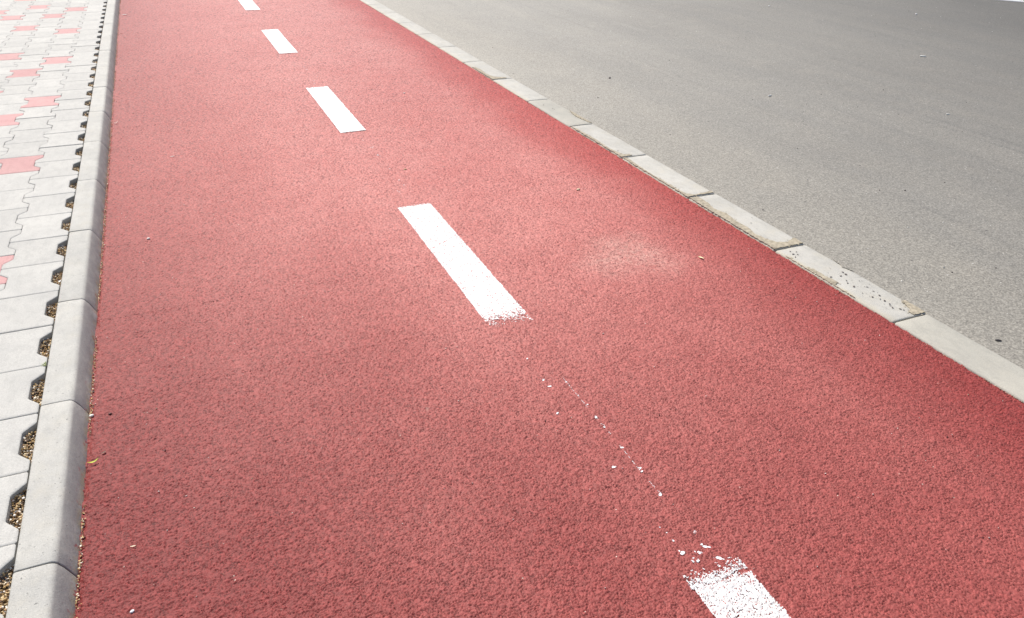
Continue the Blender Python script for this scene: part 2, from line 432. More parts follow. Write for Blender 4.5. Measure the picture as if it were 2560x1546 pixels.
tag(sheet('ground', -220, 220, -220, 220, -0.30, M_GROUND), kind='structure')
def track_fn(x, y):
    z, h = coat_z(x, y)
    # the coat laps unevenly against both kerbs
    eL = np.clip((x - KX2) / .012, 0, 1); eR = np.clip((RX0 - x) / .010, 0, 1)
    z = z - .0035 * (1 - eL) * (fbm(x, y, 40, 7) > .45) - .0012 * (1 - eL) + (1 - eR) * .0050 * (fbm(x, y, 55, 17, 3) - .42)
    return z, h
xa, xb = KX2 - .002, RX0 + .0035
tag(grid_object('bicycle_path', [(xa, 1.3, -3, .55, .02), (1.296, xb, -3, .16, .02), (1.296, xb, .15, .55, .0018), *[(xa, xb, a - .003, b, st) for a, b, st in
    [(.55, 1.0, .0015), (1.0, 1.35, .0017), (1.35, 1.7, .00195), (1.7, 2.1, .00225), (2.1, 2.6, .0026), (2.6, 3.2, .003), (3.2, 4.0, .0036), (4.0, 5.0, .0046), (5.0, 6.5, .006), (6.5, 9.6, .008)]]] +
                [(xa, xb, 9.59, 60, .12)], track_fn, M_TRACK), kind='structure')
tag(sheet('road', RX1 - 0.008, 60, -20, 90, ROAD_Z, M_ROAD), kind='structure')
tag(sheet('sand_bed', -7, 0.001, -3, 60, -0.026, M_SAND), kind='structure')
# everything past the built pavers, out of the photo, is the same pavement as a plain sheet
tag(sheet('pavement', -7, 0, 9.7, 60, -0.003, M_PAVER), kind='structure')

# ------------------------------------------------------------------ pavers (double-T stones, 200 x 165 mm)
def paver_outline(g=0.0008):
    hw, ww, hl = 0.0825 - g, 0.0580 - g, 0.1003 - g
    f, d = 0.037, 0.0635
    q = [(hw - .003, hl), (hw, hl - .004), (hw, hl - f + .004), (hw - .0025, hl - f - .001), (ww + .0025, hl - d + .003), (ww, hl - d - .002)]
    right = q + [(x, -y) for x, y in reversed(q)]
    left = [(-x, y) for x, y in reversed(right)]
    return right + left          # clockwise from top right

def ring_mesh(name, outline, mat, bev=0.0048, drop=0.0016, depth=0.06):
    n = len(outline)
    cx = sum(p[0] for p in outline) / n; cy = sum(p[1] for p in outline) / n
    # inward offset by edge normals
    def inset(k):
        res = []
        for i in range(n):
            p0, p1, p2 = Vector(outline[i - 1]), Vector(outline[i]), Vector(outline[(i + 1) % n])
            e1 = (p1 - p0).normalized(); e2 = (p2 - p1).normalized()
            n1 = Vector((e1.y, -e1.x)); n2 = Vector((e2.y, -e2.x))
            b = (n1 + n2).normalized()
            s = k / max(0.45, b.dot(n1))
            res.append(p1 + b * s)
        return res
    a1 = inset(bev); t1 = sum((q - Vector(p)).dot(Vector((cx, cy)) - Vector(p)) for q, p in zip(a1, outline))
    if t1 < 0: a1 = inset(-bev); mid = inset(-bev * .35)
    else: mid = inset(bev * .35)
    vs = [(p.x, p.y, 0) for p in a1] + [(p.x, p.y, -drop * .4) for p in mid] + [(p[0], p[1], -drop) for p in outline] + [(p[0], p[1], -depth) for p in outline]
    fs = [tuple(range(n))]
    for r in range(3):
        for i in range(n):
            j = (i + 1) % n
            fs.append((r * n + i, (r + 1) * n + i, (r + 1) * n + j, r * n + j))
    me = bpy.data.meshes.new(name)
    me.from_pydata(vs, [], fs); me.update()
    bm = bmesh.new(); bm.from_mesh(me); bmesh.ops.recalc_face_normals(bm, faces=bm.faces)
    bm.to_mesh(me); bm.free()
    me.materials.append(mat)
    return me

OUT = paver_outline()
me_grey = ring_mesh('paving_stone', OUT, M_PAVER)
me_pink = ring_mesh('pink_paving_stone', OUT, M_PINK)
BASE0, BASE1 = 1.330, 1.430
def pcentre(k, n):
    return -0.0836 - PITCH_X * k, (BASE0 if k % 2 == 0 else BASE1) + PITCH_Y * n
pink = {(1, 5 + 5 * i) for i in range(0, 8)} | {(2, 14), (2, 19), (2, 29), (3, 16), (3, 21), (3, 26), (3, 31), (3, 36), (4, 29), (4, 34), (5, 30), (5, 35), (1, 0), (3, 6), (3, 11), (2, 34)}
ORD = ['first', 'second', 'third', 'fourth', 'fifth', 'sixth', 'seventh', 'eighth', 'ninth', 'tenth', 'eleventh', 'twelfth', 'thirteenth', 'fourteenth', 'fifteenth',
       'sixteenth', 'seventeenth', 'eighteenth', 'nineteenth'] + ['twentieth'] + ['twenty-' + w for w in ['first', 'second', 'third', 'fourth', 'fifth', 'sixth', 'seventh', 'eighth', 'ninth']] + \
      ['thirtieth'] + ['thirty-' + w for w in ['first', 'second', 'third', 'fourth', 'fifth', 'sixth', 'seventh', 'eighth', 'ninth']] + ['fortieth'] + ['forty-' + w for w in ['first', 'second', 'third', 'fourth', 'fifth', 'sixth', 'seventh', 'eighth', 'ninth']]
COLNAME = ['column touching the kerb'] + ['%s column from the kerb' % w for w in ORD[1:9]]
def shows(x, y, z, hx, hy):
    for sx in (-1, -.5, 0, .5, 1):
        for sy in (-1, -.5, 0, .5, 1):
            if seen(x + sx * hx, y + sy * hy, z): return True
    return False
rest = []                                  # stones wholly outside the photo: one plain piece of pavement
for k in range(0, 24):
    cnt_g = cnt_p = 0
    for n in range(-8, 42):
        x, y = pcentre(k, n)
        vis = shows(x, y, 0, 0.08, 0.098)
        is_p = (k, n) in pink
        if not vis:
            rest.append((x, y, random.uniform(-.0010, .0005), is_p or (k > 5 and (n + 5 * (k // 2)) % 10 == k % 2 * 5)))
            continue
        o = bpy.data.objects.new('pink_paving_stone' if is_p else 'paving_stone', me_pink if is_p else me_grey)
        COL.objects.link(o)
        o.location = (x + random.uniform(-.0005, .0005), y + random.uniform(-.0006, .0006), random.uniform(-.0012, .0006))
        o.rotation_euler = (random.uniform(-.0045, .0045), random.uniform(-.005, .005), random.uniform(-.004, .004))
        if True:
            if is_p:
                cnt_p += 1
                tag(o, 'pink paver, %s pink one from the front in the %s' % (ORD[cnt_p - 1], COLNAME[k]), 'paving stone', 'pink interlocking paving stones')
            else:
                cnt_g += 1
                tag(o, 'grey paver, %s grey one from the front in the %s' % (ORD[cnt_g - 1], COLNAME[k]), 'paving stone', 'grey interlocking paving stones')
mv = np.array([tuple(v.co) for v in me_grey.vertices]); mf = [tuple(p.vertices) for p in me_grey.polygons]
vs, fs, mi = [], [], []
for q, (x, y, z, p_) in enumerate(rest):
    vs += (mv + np.array([x, y, z])).tolist(); fs += [tuple(i + q * len(mv) for i in f) for f in mf]; mi += [1 if p_ else 0] * len(mf)
o = mesh_obj('pavement', vs, fs, M_PAVER); o.data.materials.append(M_PINK); o.data.polygons.foreach_set('material_index', mi)
tag(o, kind='structure')

# ------------------------------------------------------------------ loose stones (gravel in the notches by the kerb, grit along the kerb foot, crumbs on the path)
ico = None
def ico_data():
    bm = bmesh.new(); bmesh.ops.create_icosphere(bm, subdivisions=1, radius=1.0)
    v = np.array([tuple(q.co) for q in bm.verts]); f = np.array([[q.index for q in fc.verts] for fc in bm.faces])
    bm.free(); return v, f
IV, IF = ico_data()
def stones(name, P, R, C, flat=0.7, elong=1.5):
    P = np.asarray(P, float); R = np.asarray(R, float); C = np.asarray(C, float)
    n = len(P)
    sc = np.stack([R * rng.uniform(1, elong, n), R * rng.uniform(.7, 1.1, n), R * flat * rng.uniform(.7, 1.2, n)], 1)
    V = IV[None] * rng.uniform(.8, 1.2, (n, len(IV), 1)) * sc[:, None]
    a = rng.uniform(0, 2 * np.pi, n); t = rng.normal(0, .35, n)
    ct, st = np.cos(t)[:, None], np.sin(t)[:, None]
    x, y, z = V[..., 0], V[..., 1], V[..., 2]
    x, z = x * ct - z * st, x * st + z * ct
    ca, sa = np.cos(a)[:, None], np.sin(a)[:, None]
    x, y = x * ca - y * sa, x * sa + y * ca
    V = np.stack([x, y, z], 2) + P[:, None]
    Fc = (IF[None] + (np.arange(n) * len(IV))[:, None, None]).reshape(-1, 3)
    me = bpy.data.meshes.new(name)
    nv, nf = V.shape[0] * V.shape[1], len(Fc)
    me.vertices.add(nv); me.vertices.foreach_set('co', V.reshape(-1).astype(np.float32))
    me.loops.add(nf * 3); me.loops.foreach_set('vertex_index', Fc.reshape(-1).astype(np.int32))
    me.polygons.add(nf); me.polygons.foreach_set('loop_start', np.arange(0, nf * 3, 3, dtype=np.int32))
    me.polygons.foreach_set('loop_total', np.full(nf, 3, dtype=np.int32))
    me.update(calc_edges=True)
    cc = np.repeat(np.concatenate([C, np.ones((n, 1))], 1), len(IV), 0).astype(np.float32)
    at = me.color_attributes.new('tint', 'FLOAT_COLOR', 'POINT'); at.data.foreach_set('color', cc.ravel())
    me.materials.append(M_TINT)
    o = bpy.data.objects.new(name, me); COL.objects.link(o)
    return o

PAL = np.array([(.42, .28, .12), (.55, .42, .24), (.25, .15, .07), (.70, .64, .54), (.12, .08, .05), (.48, .36, .20), (.33, .24, .15), (.78, .74, .68), (.20, .19, .18), (.36, .20, .10)])
PW = np.array([.17, .15, .13, .08, .11, .12, .10, .03, .06, .05])
def pal(n): return 1.35 * PAL[rng.choice(len(PAL), n, p=PW / PW.sum())] * rng.uniform(.8, 1.15, (n, 1))
P, R, C = [], [], []
for n in range(-3, 40):
    _, yc = pcentre(0, n)
    cnt = int(np.clip(420 - 55 * abs(yc - .8), 70, 420))
    xs = rng.uniform(-.027, 0.0, cnt); ys = yc + rng.uniform(-.066, .066, cnt)
    ok = np.abs(ys - yc) < .040 + (xs + .027) * 1.0
    xs, ys = xs[ok], ys[ok]
    zs = -.0135 - .007 * (xs + .027) / .027 + rng.uniform(-.004, .004, len(xs)) + .003 * np.sin(ys * 60 + n)
    P += list(zip(xs, ys, zs)); R += list(rng.uniform(.0011, .0029, len(xs)) * (1 if yc < 4 else 1.6)); C += list(pal(len(xs)))
tag(stones('gravel', P, R, C), 'brown and ochre gravel in the notches between pavers and kerb', 'gravel', kind='stuff')
# grit along the kerb foot
P, R, C = [], [], []
ys = np.concatenate([rng.uniform(.5, 4, 1500), rng.uniform(4, 9.5, 900)])
dens = np.array([mnoise.noise(Vector((0, y * 3.1, 5))) for y in ys]); ys = ys[dens > -.22]
xs = KX2 + .0022 + np.abs(rng.normal(0, .0028, len(ys)))
P = np.stack([xs, ys, np.full(len(ys), TRACK_Z + .0008)], 1)
cc = pal(len(ys)) * np.array([1.1, 1.1, 1.05])
stuff1 = stones('kerb_grit', P, rng.uniform(.0006, .0018, len(ys)), cc)
tag(stuff1, 'sandy grit lying along the foot of the left kerb', 'grit', kind='stuff')
# crumbs scattered over the red path
n = 620
ys = .6 + 8.6 * rng.random(n) ** 1.3; xs = rng.uniform(.1, 2.12, n)
k = rng.random(n)
near_edge = rng.random(n) < .28
xs = np.where(near_edge, .095 + np.abs(rng.normal(0, .10, n)), xs)
cc = np.where((k < .6)[:, None], np.array([[.68, .58, .52]]), np.where((k < .8)[:, None], np.array([[.50, .36, .24]]), np.array([[.10, .035, .03]]))) * rng.uniform(.85, 1.12, (n, 1))
tag(stones('path_crumbs', np.stack([xs, ys, np.full(n, TRACK_Z + .0009)], 1), rng.uniform(.0007, .0019, n) * np.where(ys > 4, 1.5, 1), cc),
    'tiny pale stone crumbs scattered over the red path', 'grit', kind='stuff')
n = 420
xs = 2.3 + 6.5 * rng.random(n) ** 1.2; ys = rng.uniform(.9, 8.5, n); k = rng.random(n)
cc = np.where((k < .6)[:, None], np.array([[.70, .68, .62]]), np.array([[.07, .06, .055]])) * rng.uniform(.85, 1.1, (n, 1))
tag(stones('road_crumbs', np.stack([xs, ys, np.full(n, ROAD_Z + .001)], 1), rng.uniform(.001, .0032, n), cc),
    'tiny loose stones scattered over the grey road', 'grit', kind='stuff')

# ------------------------------------------------------------------ left kerb blocks
def left_profile():
    pts = [(0.0, -0.22), (0.0, -0.004), (0.0012, -0.0012), (0.004, 0.0), (0.030, 0.0003), (0.0545, 0.0)]
    # rounded arris, then the battered face
    import math as m
    for a in range(1, 8):
        t = a / 8 * m.radians(66)
        pts.append((0.0545 + 0.0148 * m.sin(t), -0.0148 * (1 - m.cos(t))))
    pts += [(0.0740, -0.0182), (0.0795, -0.031), (KX2 - .0012, -0.0457), (KX2 + .003, -0.0585), (0.094, -0.22)]
    return pts
LP = left_profile()
def kerb_block(name, prof, y0, y1, mat, gap=0.0013, cham=0.0035, seed=0, amp=0.0006, ny=14):
    rows = []
    L = y1 - y0
    yy = [y0 + gap, y0 + gap + cham * .35, y0 + gap + cham]
    yy += [y0 + gap + cham + (L - 2 * gap - 2 * cham) * i / ny for i in range(1, ny)]
    yy += [y1 - gap - cham, y1 - gap - cham * .35, y1 - gap]
    cx = sum(p[0] for p in prof) / len(prof)
    vs = []
    for i, y in enumerate(yy):
        e = {0: .55, 1: .2, len(yy) - 1: .55, len(yy) - 2: .2}.get(i, 0) * cham
        for (x, z) in prof:
            w = amp * mnoise.noise(Vector((x * 60 + seed, y * 14, z * 60)))
            dx = (cx - x); ln = max(1e-6, abs(dx))
            vs.append((x + dx / ln * min(e, ln) * .6 + w * .6, y, z - (e * .8 if z > -.1 else 0) + w))
    n = len(prof); fs = []
    for i in range(len(yy) - 1):
        for j in range(n - 1):
            a = i * n + j
            fs.append((a, a + 1, a + n + 1, a + n))
    fs.append(tuple(range(n - 1, -1, -1)))
    fs.append(tuple((len(yy) - 1) * n + j for j in range(n)))
    o = mesh_obj(name, vs, fs, mat, smooth=False)
    bm = bmesh.new(); bm.from_mesh(o.data); bmesh.ops.recalc_face_normals(bm, faces=bm.faces); bm.to_mesh(o.data); bm.free()
    o.data.polygons.foreach_set('use_smooth', [len(p.vertices) == 4 for p in o.data.polygons])
    return o
LY0 = 1.1569
cnt = 0
for i in range(-3, 19):
    y0 = LY0 + .5 * i
    o = kerb_block('kerb_block', LP, y0, y0 + .5, M_KERB, seed=i * 3.7, gap=0.0009 + .0004 * ((i * 7) % 3), cham=.0024)
    if shows(.04, y0 + .25, 0, .04, .25):
        cnt += 1
        tag(o, 'pale concrete kerb block with rounded edge left of the red path, %s from the front' % ORD[cnt - 1], 'kerb block', 'kerb blocks between pavers and red path')
    else:
        tag(o, 'pale concrete kerb block left of the red path, outside the photo', 'kerb block', 'left kerb blocks outside the frame')
    # tiny settlement so the joints read
    o.location.z = random.uniform(-.0008, .0006); o.location.x = random.uniform(-.0006, .0006)

# ------------------------------------------------------------------ right kerb blocks
TOPR = -0.0405
def right_profile(w0=RX0, w1=RX1):
    return [(w0, -0.22), (w0, TOPR - .006), (w0 + .0015, TOPR - .0025), (w0 + .006, TOPR), (w0 + .035, TOPR + .0006), (w0 + .075, TOPR + .0006),
            (w1 - .008, TOPR), (w1 - .003, TOPR - .0012), (w1, TOPR - .004), (w1 + .001, -0.22)]
def blob(name, pts, z, mat, parent, jag=0.0042, th=0.0014, sub=6, seed=0):
    """flat crust with a torn outline"""
    out = []
    n = len(pts)
    for i in range(n):
        a, b = Vector(pts[i]), Vector(pts[(i + 1) % n])
        L = (b - a).length; m = max(2, min(26, int(L / 0.0045)))
        for k in range(m):
            p = a.lerp(b, k / m)
            s = Vector((mnoise.noise(Vector((p.x * 210, p.y * 150, seed))), mnoise.noise(Vector((p.x * 170, p.y * 170, seed + 9)))))
            out.append(p + s * jag)
    vs = [(p.x, p.y, z + th) for p in out] + [(p.x, p.y, z - .001) for p in out]
    m = len(out)
    fs = [tuple(range(m))] + [(i, (i + 1) % m, m + (i + 1) % m, m + i) for i in range(m)]
    o = mesh_obj(name, vs, fs, mat, parent)
    bm = bmesh.new(); bm.from_mesh(o.data)
    bmesh.ops.triangulate(bm, faces=[f for f in bm.faces if len(f.verts) > 4]); bmesh.ops.recalc_face_normals(bm, faces=bm.faces)
    bm.to_mesh(o.data); bm.free()
    return o
RY0 = 1.2697
RDESC = {-1: 'clean cream kerb block running out of the right edge of the photo',
         0: 'white kerb block with dark flecks and a tan stain at its near road corner',
         1: 'white kerb block with a wide tan mortar smear along its path side',
         2: 'smooth white kerb block with a thin tan smear along its path side and near end',
         3: 'white kerb block with a narrow tan smear and one dark mark by the path',
         4: 'cream kerb block with tan mortar creeping in from the road side',
         5: 'plain white kerb block just beyond the cream one',
         6: 'kerb block with grey mortar smear beside the third white dash from the front',
         7: 'plain pale kerb block right of the path, second beyond the cream one and its mortared neighbour'}
MATR = {-1: M_KERB_C, 4: M_KERB_C}
rcount = 0
rblocks = {}
for i in range(-3, 19):
    y0 = RY0 + .5 * i
    wob = [.0, .001, -.001, .0015, -.0005][i % 5]
    pr = right_profile(RX0 + wob * .5, RX1 + wob)
    o = kerb_block('road_kerb_block', pr, y0, y0 + .5, MATR.get(i, M_KERB_R), gap=0.0042 if 1 <= i <= 3 else 0.0024, cham=0.006, seed=40 + i * 2.3, amp=0.0011)
    o.rotation_euler.z = 0
    rblocks[i] = o
    if shows((RX0 + RX1) / 2, y0 + .25, TOPR, .06, .25):
        rcount += 1
        lb = RDESC.get(i) if i <= 6 else 'pale kerb block right of the red path, %s from the front' % ORD[rcount - 1]
        tag(o, lb, 'kerb block', 'kerb blocks between red path and road')
    else:
        tag(o, 'pale kerb block right of the red path, outside the photo', 'kerb block', 'right kerb blocks outside the frame')
# mortar smears (measured on the ground)
smears = [
 (0, [(2.2590, 1.275), (2.215, 1.276), (2.214, 1.294), (2.232, 1.305), (2.240, 1.330), (2.247, 1.345), (2.259, 1.350)], M_TAN),
 (0, [(2.139, 1.625), (2.151, 1.605), (2.149, 1.56), (2.154, 1.536), (2.155, 1.509), (2.137, 1.502), (2.135, 1.528), (2.135, 1.566)], M_TAN),
 (0, [(2.1345, 1.72), (2.139, 1.69), (2.138, 1.60), (2.137, 1.50), (2.139, 1.44), (2.1345, 1.42), (2.1335, 1.55)], M_CREAM),
 (1, [(2.134, 2.262), (2.171, 2.262), (2.169, 2.19), (2.156, 2.14), (2.172, 2.083), (2.160, 2.012), (2.165, 1.95), (2.151, 1.896), (2.160, 1.855), (2.177, 1.815), (2.213, 1.804), (2.257, 1.822), (2.257, 1.778), (2.22, 1.776), (2.162, 1.776), (2.134, 1.776), (2.133, 1.86), (2.133, 1.997), (2.133, 2.109)], M_TAN),
 (2, [(2.134, 2.762), (2.152, 2.758), (2.146, 2.685), (2.140, 2.591), (2.139, 2.509), (2.142, 2.456), (2.142, 2.377), (2.142, 2.336), (2.150, 2.305), (2.171, 2.284), (2.256, 2.296), (2.257, 2.279), (2.134, 2.276), (2.133, 2.351), (2.133, 2.526)], M_TAN),
 (3, [(2.134, 3.262), (2.143, 3.207), (2.145, 3.138), (2.150, 3.05), (2.144, 2.973), (2.142, 2.895), (2.150, 2.831), (2.160, 2.800), (2.187, 2.797), (2.187, 2.779), (2.134, 2.778), (2.133, 2.934)], M_TAN),
 (4, [(2.259, 3.52), (2.245, 3.47), (2.238, 3.43), (2.236, 3.394), (2.244, 3.36), (2.250, 3.30), (2.259, 3.285)], M_TAN),
 (6, [(2.134, 4.62), (2.150, 4.60), (2.159, 4.539), (2.150, 4.417), (2.164, 4.339), (2.224, 4.296), (2.224, 4.278), (2.134, 4.278), (2.133, 4.391)], M_TAN),
]
def speck(cx, cy, r, ax, z, ang, vs, fs, lie=False):
    """an irregular fleck; lie=True drapes it over the coat"""
    m = 11; b = len(vs); ph = random.uniform(0, 6)
    pts = []
    for k in range(m):
        t = 2 * math.pi * k / m; rr = r * (1 + .30 * math.sin(2 * t + ph) + .40 * (random.random() - .5))
        x, y = rr * ax * math.cos(t), rr * math.sin(t)
        pts.append((cx + x * math.cos(ang) - y * math.sin(ang), cy + x * math.sin(ang) + y * math.cos(ang)))
    if lie:
        pts.append((cx, cy)); A = np.array(pts)
        zz, h = coat_z(A[:, 0], A[:, 1]); zz = zz - (h - .62) * REL_A + np.maximum((h - .62) * REL_A, -.0008) + .0005
        for p, q in zip(pts, zz): vs.append((p[0], p[1], float(q)))
        for k in range(m): fs.append((b + k, b + (k + 1) % m, b + m))
    else:
        for p in pts: vs.append((p[0], p[1], z))
        fs.append(tuple(range(b, b + m)))
def crumbs_on(pts, n, seed):
    out = []; R_ = random.Random(seed)
    for _ in range(n):
        i = R_.randrange(len(pts)); a, b = Vector(pts[i]), Vector(pts[(i + 1) % len(pts)])
        p = a.lerp(b, R_.random()); x = min(RX1 - .006, max(RX0 + .004, p.x + R_.gauss(0, .005))); out.append((x, p.y + R_.gauss(0, .006), R_.uniform(.0006, .0022)))
    return out
def specks(name, pts, z, mat, parent=None):
    vs, fs = [], []
    for (x, y, r) in pts: speck(x, y, r, random.uniform(.8, 1.7), z + random.uniform(0, .0003), random.uniform(0, 3), vs, fs)
    return tag(mesh_obj(name, vs, fs, mat, parent), kind='stuff')       # flecks nobody could count
for j, (i, pts, mt) in enumerate(smears):
    s = blob('mortar_smear' if mt is M_TAN else 'cement_edge', pts, TOPR + .0012 if mt is M_TAN else TOPR + .0004, mt, rblocks[i], seed=j * 3.1)
    specks('mortar_crumb' if mt is M_TAN else 'cement_crumb', crumbs_on(pts, 60, j), TOPR + .0016, mt, rblocks[i])
sp = [(2.157, 1.70), (2.187, 1.73), (2.177, 1.713), (2.165, 1.72), (2.17, 1.74), (2.222, 1.559), (2.22, 1.544), (2.226, 1.494), (2.183, 1.472), (2.218, 1.454), (2.181, 1.496), (2.215, 1.426), (2.212, 1.4), (2.196, 1.382),
      (2.201, 1.37), (2.193, 1.341), (2.205, 1.316), (2.209, 1.308), (2.163, 1.547), (2.197, 1.541), (2.19, 1.51), (2.175, 1.43), (2.185, 1.40), (2.20, 1.35), (2.19, 1.33)]
specks('dark_fleck', [(x, y, random.uniform(.0014, .0034)) for x, y in sp] + [(2.2 + random.gauss(0, .02), random.uniform(1.3, 1.6), random.uniform(.0005, .0013)) for _ in range(40)], TOPR + .0022, M_DARK, rblocks[0])
specks('dark_fleck', [(2.20, 1.98, .0024), (2.185, 1.93, .0017), (2.165, 2.20, .0018), (2.235, 2.02, .0014)], TOPR + .0022, M_DARK, rblocks[1])
specks('dark_fleck', [(2.161, 2.855, .0028)], TOPR + .0022, M_DARK, rblocks[3])
specks('dark_fleck', [(2.175, 3.66, .003), (2.19, 3.58, .0035), (2.19, 3.56, .002)], TOPR + .0022, M_DARK, rblocks[4])
# asphalt creeping over the road edge of the flecked block
blob('asphalt_crust', [(2.262, 1.640), (2.262, 1.55), (2.254, 1.572), (2.247, 1.586), (2.256, 1.604)], TOPR + .0002, M_ROAD, rblocks[0], seed=77)
# hairline crack across that block
mesh_obj('hairline_crack', [(2.2605, 1.5115, TOPR + .0021), (2.2605, 1.5130, TOPR + .0021), (2.245, 1.5155, TOPR + .0021), (2.245, 1.5148, TOPR + .0021), (2.228, 1.5190, TOPR + .0021), (2.228, 1.5186, TOPR + .0021)], [(0, 1, 2, 3), (3, 2, 4, 5)], M_DARK, rblocks[0])
# sandy crumbs in the gap between path and right kerb
ys = rng.uniform(.7, 9, 1100); dens = np.array([mnoise.noise(Vector((3, y * 4.1, 5))) for y in ys]); ys = ys[dens > -.05]
tag(stones('kerb_seam_grit', np.stack([RX0 - .002 - np.abs(rng.normal(0, .0018, len(ys))), ys, np.full(len(ys), TRACK_Z + .0012)], 1), rng.uniform(.0007, .0019, len(ys)),
    np.array([[.42, .36, .24]]) * rng.uniform(.35, 1.4, (len(ys), 1))), 'sandy grit caught in the seam between red path and right kerb', 'grit', kind='stuff')

# ------------------------------------------------------------------ white dashes
DX, DW, DL, DG = 1.1357, 0.1208, 0.8962, 0.9678
PADX, PADY = 0.012, 0.035
mats = {
 'near': mat_paint('worn_white_paint', 0.016, 0.030, 0.19, DL + .070, DW + .024),
 'mid': mat_paint('frayed_white_paint', 0.010, 0.008, 0.06, DL + .070, DW + .030, near_soft=0.22),
 'far': mat_paint('crisp_white_paint', 0.002, 0.0, -0.60, DL + .070, DW + .024)}
dl = ['white dash cut by the bottom edge, frayed and pitted at its far end',
      'longest looking white dash near the middle of the photo with a frayed near end',
      'solid crisp white dash between the middle dash and the short upper ones',
      'small white dash in the upper left, wholly visible',
      'white dash cut off by the top edge of the photo']
for i in range(-1, 5):
    yn = 1.6949 + (DL + DG) * i
    w, l = (DW + (.006 if i == 0 else 0)) / 2 + PADX, DL / 2 + PADY
    cy = yn + DL / 2 + (.028 if i == -1 else 0)
    st = .0017 if i < 0 else .0024 if i == 0 else .006
    flip = -1 if i == -1 else 1             # the worn end of the nearest dash is its far one
    y0 = max(-l, .5 - cy) if i == -1 else -l
    def fn(x, y):
        z, h = coat_z(x * flip + DX, y + cy, REL_A)
        h0 = (h - .62) * REL_A
        return z - h0 + np.maximum(h0, -.0012) + (.0025 if i > 0 else .00045), h
    if flip < 0:
        def fn2(x, y): return fn(x, -y)
    else: fn2 = fn
    bd = (-w, w, -l, -y0, st) if flip < 0 else (-w, w, -l, l, st)
    o = grid_object('white_dash', [bd], fn2, mats['near' if i < 0 else 'mid' if i == 0 else 'far'])
    o.location = (DX, cy, 0)
    if flip < 0: o.rotation_euler.z = math.pi
    if i < 4: tag(o, dl[i + 1], 'road marking', 'white dashes of the centre line')
    else: tag(o, 'white dash beyond the top edge, outside the photo', 'road marking', 'dashes outside the frame')

# paint splashes before the nearest dash, and the thin guide line
vs, fs = [], []
big = [(1.157, .827, .0036), (1.151, .797, .003), (1.1535, .790, .0042), (1.159, .786, .003), (1.106, .793, .0055), (1.103, .799, .002), (1.1345, .781, .0032), (1.129, .787, .002), (1.139, .780, .0022), (1.161, .757, .0046), (1.107, .825, .0022), (1.102, .863, .0017), (1.107, .847, .0015),
       (1.112, .769, .0026), (1.121, .766, .003), (1.123, .769, .002), (1.167, .752, .002), (1.172, .745, .0018), (1.117, .775, .0018)]
for x, y, r in big: speck(x, y, r * .85, random.uniform(.9, 1.4), TRACK_Z + .0014, random.uniform(0, 3), vs, fs, True)
for _ in range(420):
    t = abs(random.gauss(0, .013)); x = random.uniform(1.073, 1.195); y = .716 + t + max(0, (x - 1.13)) * .10
    speck(x, y, random.uniform(.0005, .0014), random.uniform(.8, 1.6), TRACK_Z + .0014, random.uniform(0, 3), vs, fs, True)
tag(mesh_obj('paint_splash', vs, fs, M_WHITE), 'white paint drops spattered just beyond the dash at the bottom edge', 'paint splash', kind='stuff')
vs, fs = [], []
for x, y, r in [(1.152, .939, .0036), (1.1545, 1.022, .0036), (1.153, 1.012, .0025), (1.153, 1.094, .003), (1.152, 1.171, .0022), (1.152, 1.21, .003), (1.157, 1.26, .0018), (1.153, 1.30, .0018), (1.151, 1.36, .0022), (1.152, 1.183, .0016)]:
    speck(x, y, r, 1.2, TRACK_Z + .0014, 0, vs, fs, True)
y = .94
while y < 1.375:
    L = random.uniform(.006, .026); x = 1.1525 + .0012 * math.sin(y * 23)
    if random.random() < (.9 if (y < 1.1 or y > 1.2) else .55):
        yy = y
        while yy < y + L:
            speck(x + random.gauss(0, .0005), yy, random.uniform(.0004, .0009), 1.0, 0, 1.57, vs, fs, True); yy += random.choice((.0011, .0013, .002))
    y += L + random.uniform(.001, .009)
tag(mesh_obj('guide_line', vs, fs, M_WHITE), 'thin beaded white guide line between the two nearest dashes', 'road marking')
vs, fs = [], []
for x, y in [(1.16, 2.80), (1.157, 2.86), (1.155, 3.0), (1.165, 3.18), (1.157, 3.19), (1.15, 3.42), (1.16, 4.9), (1.155, 5.0), (1.14, 4.55), (1.15, 4.62), (1.16, 3.30), (1.12, 2.72)]:
    for _ in range(3):
        speck(x + random.gauss(0, .004), y + random.gauss(0, .015), random.uniform(.0010, .0026), 1.2, TRACK_Z + .0014, 0, vs, fs, True)
tag(mesh_obj('paint_drops', vs, fs, M_WHITE), 'faint white paint drops between the middle dash and the crisp one beyond', 'paint splash', kind='stuff')
for x, y, r, lb in [(1.1057, 1.045, .0036, 'single white paint dot left of the beaded guide line'), (1.1035, 1.389, .0032, 'farther of two white paint dots left of the guide line end'),
                    (1.1055, 1.359, .0036, 'nearer of two white paint dots left of the guide line end'), (1.105, 1.49, .0028, 'white paint dot nearest to the frayed end of the middle dash'),
                    (1.076, 1.256, .003, 'faint pale paint dot on the red path left of the guide line')]:
    vs, fs = [], []; speck(x, y, r, 1.15, TRACK_Z + .0014, .4, vs, fs, True)
    tag(mesh_obj('paint_dot', vs, fs, M_WHITE), lb, 'paint dot', 'white paint dots beside the guide line')

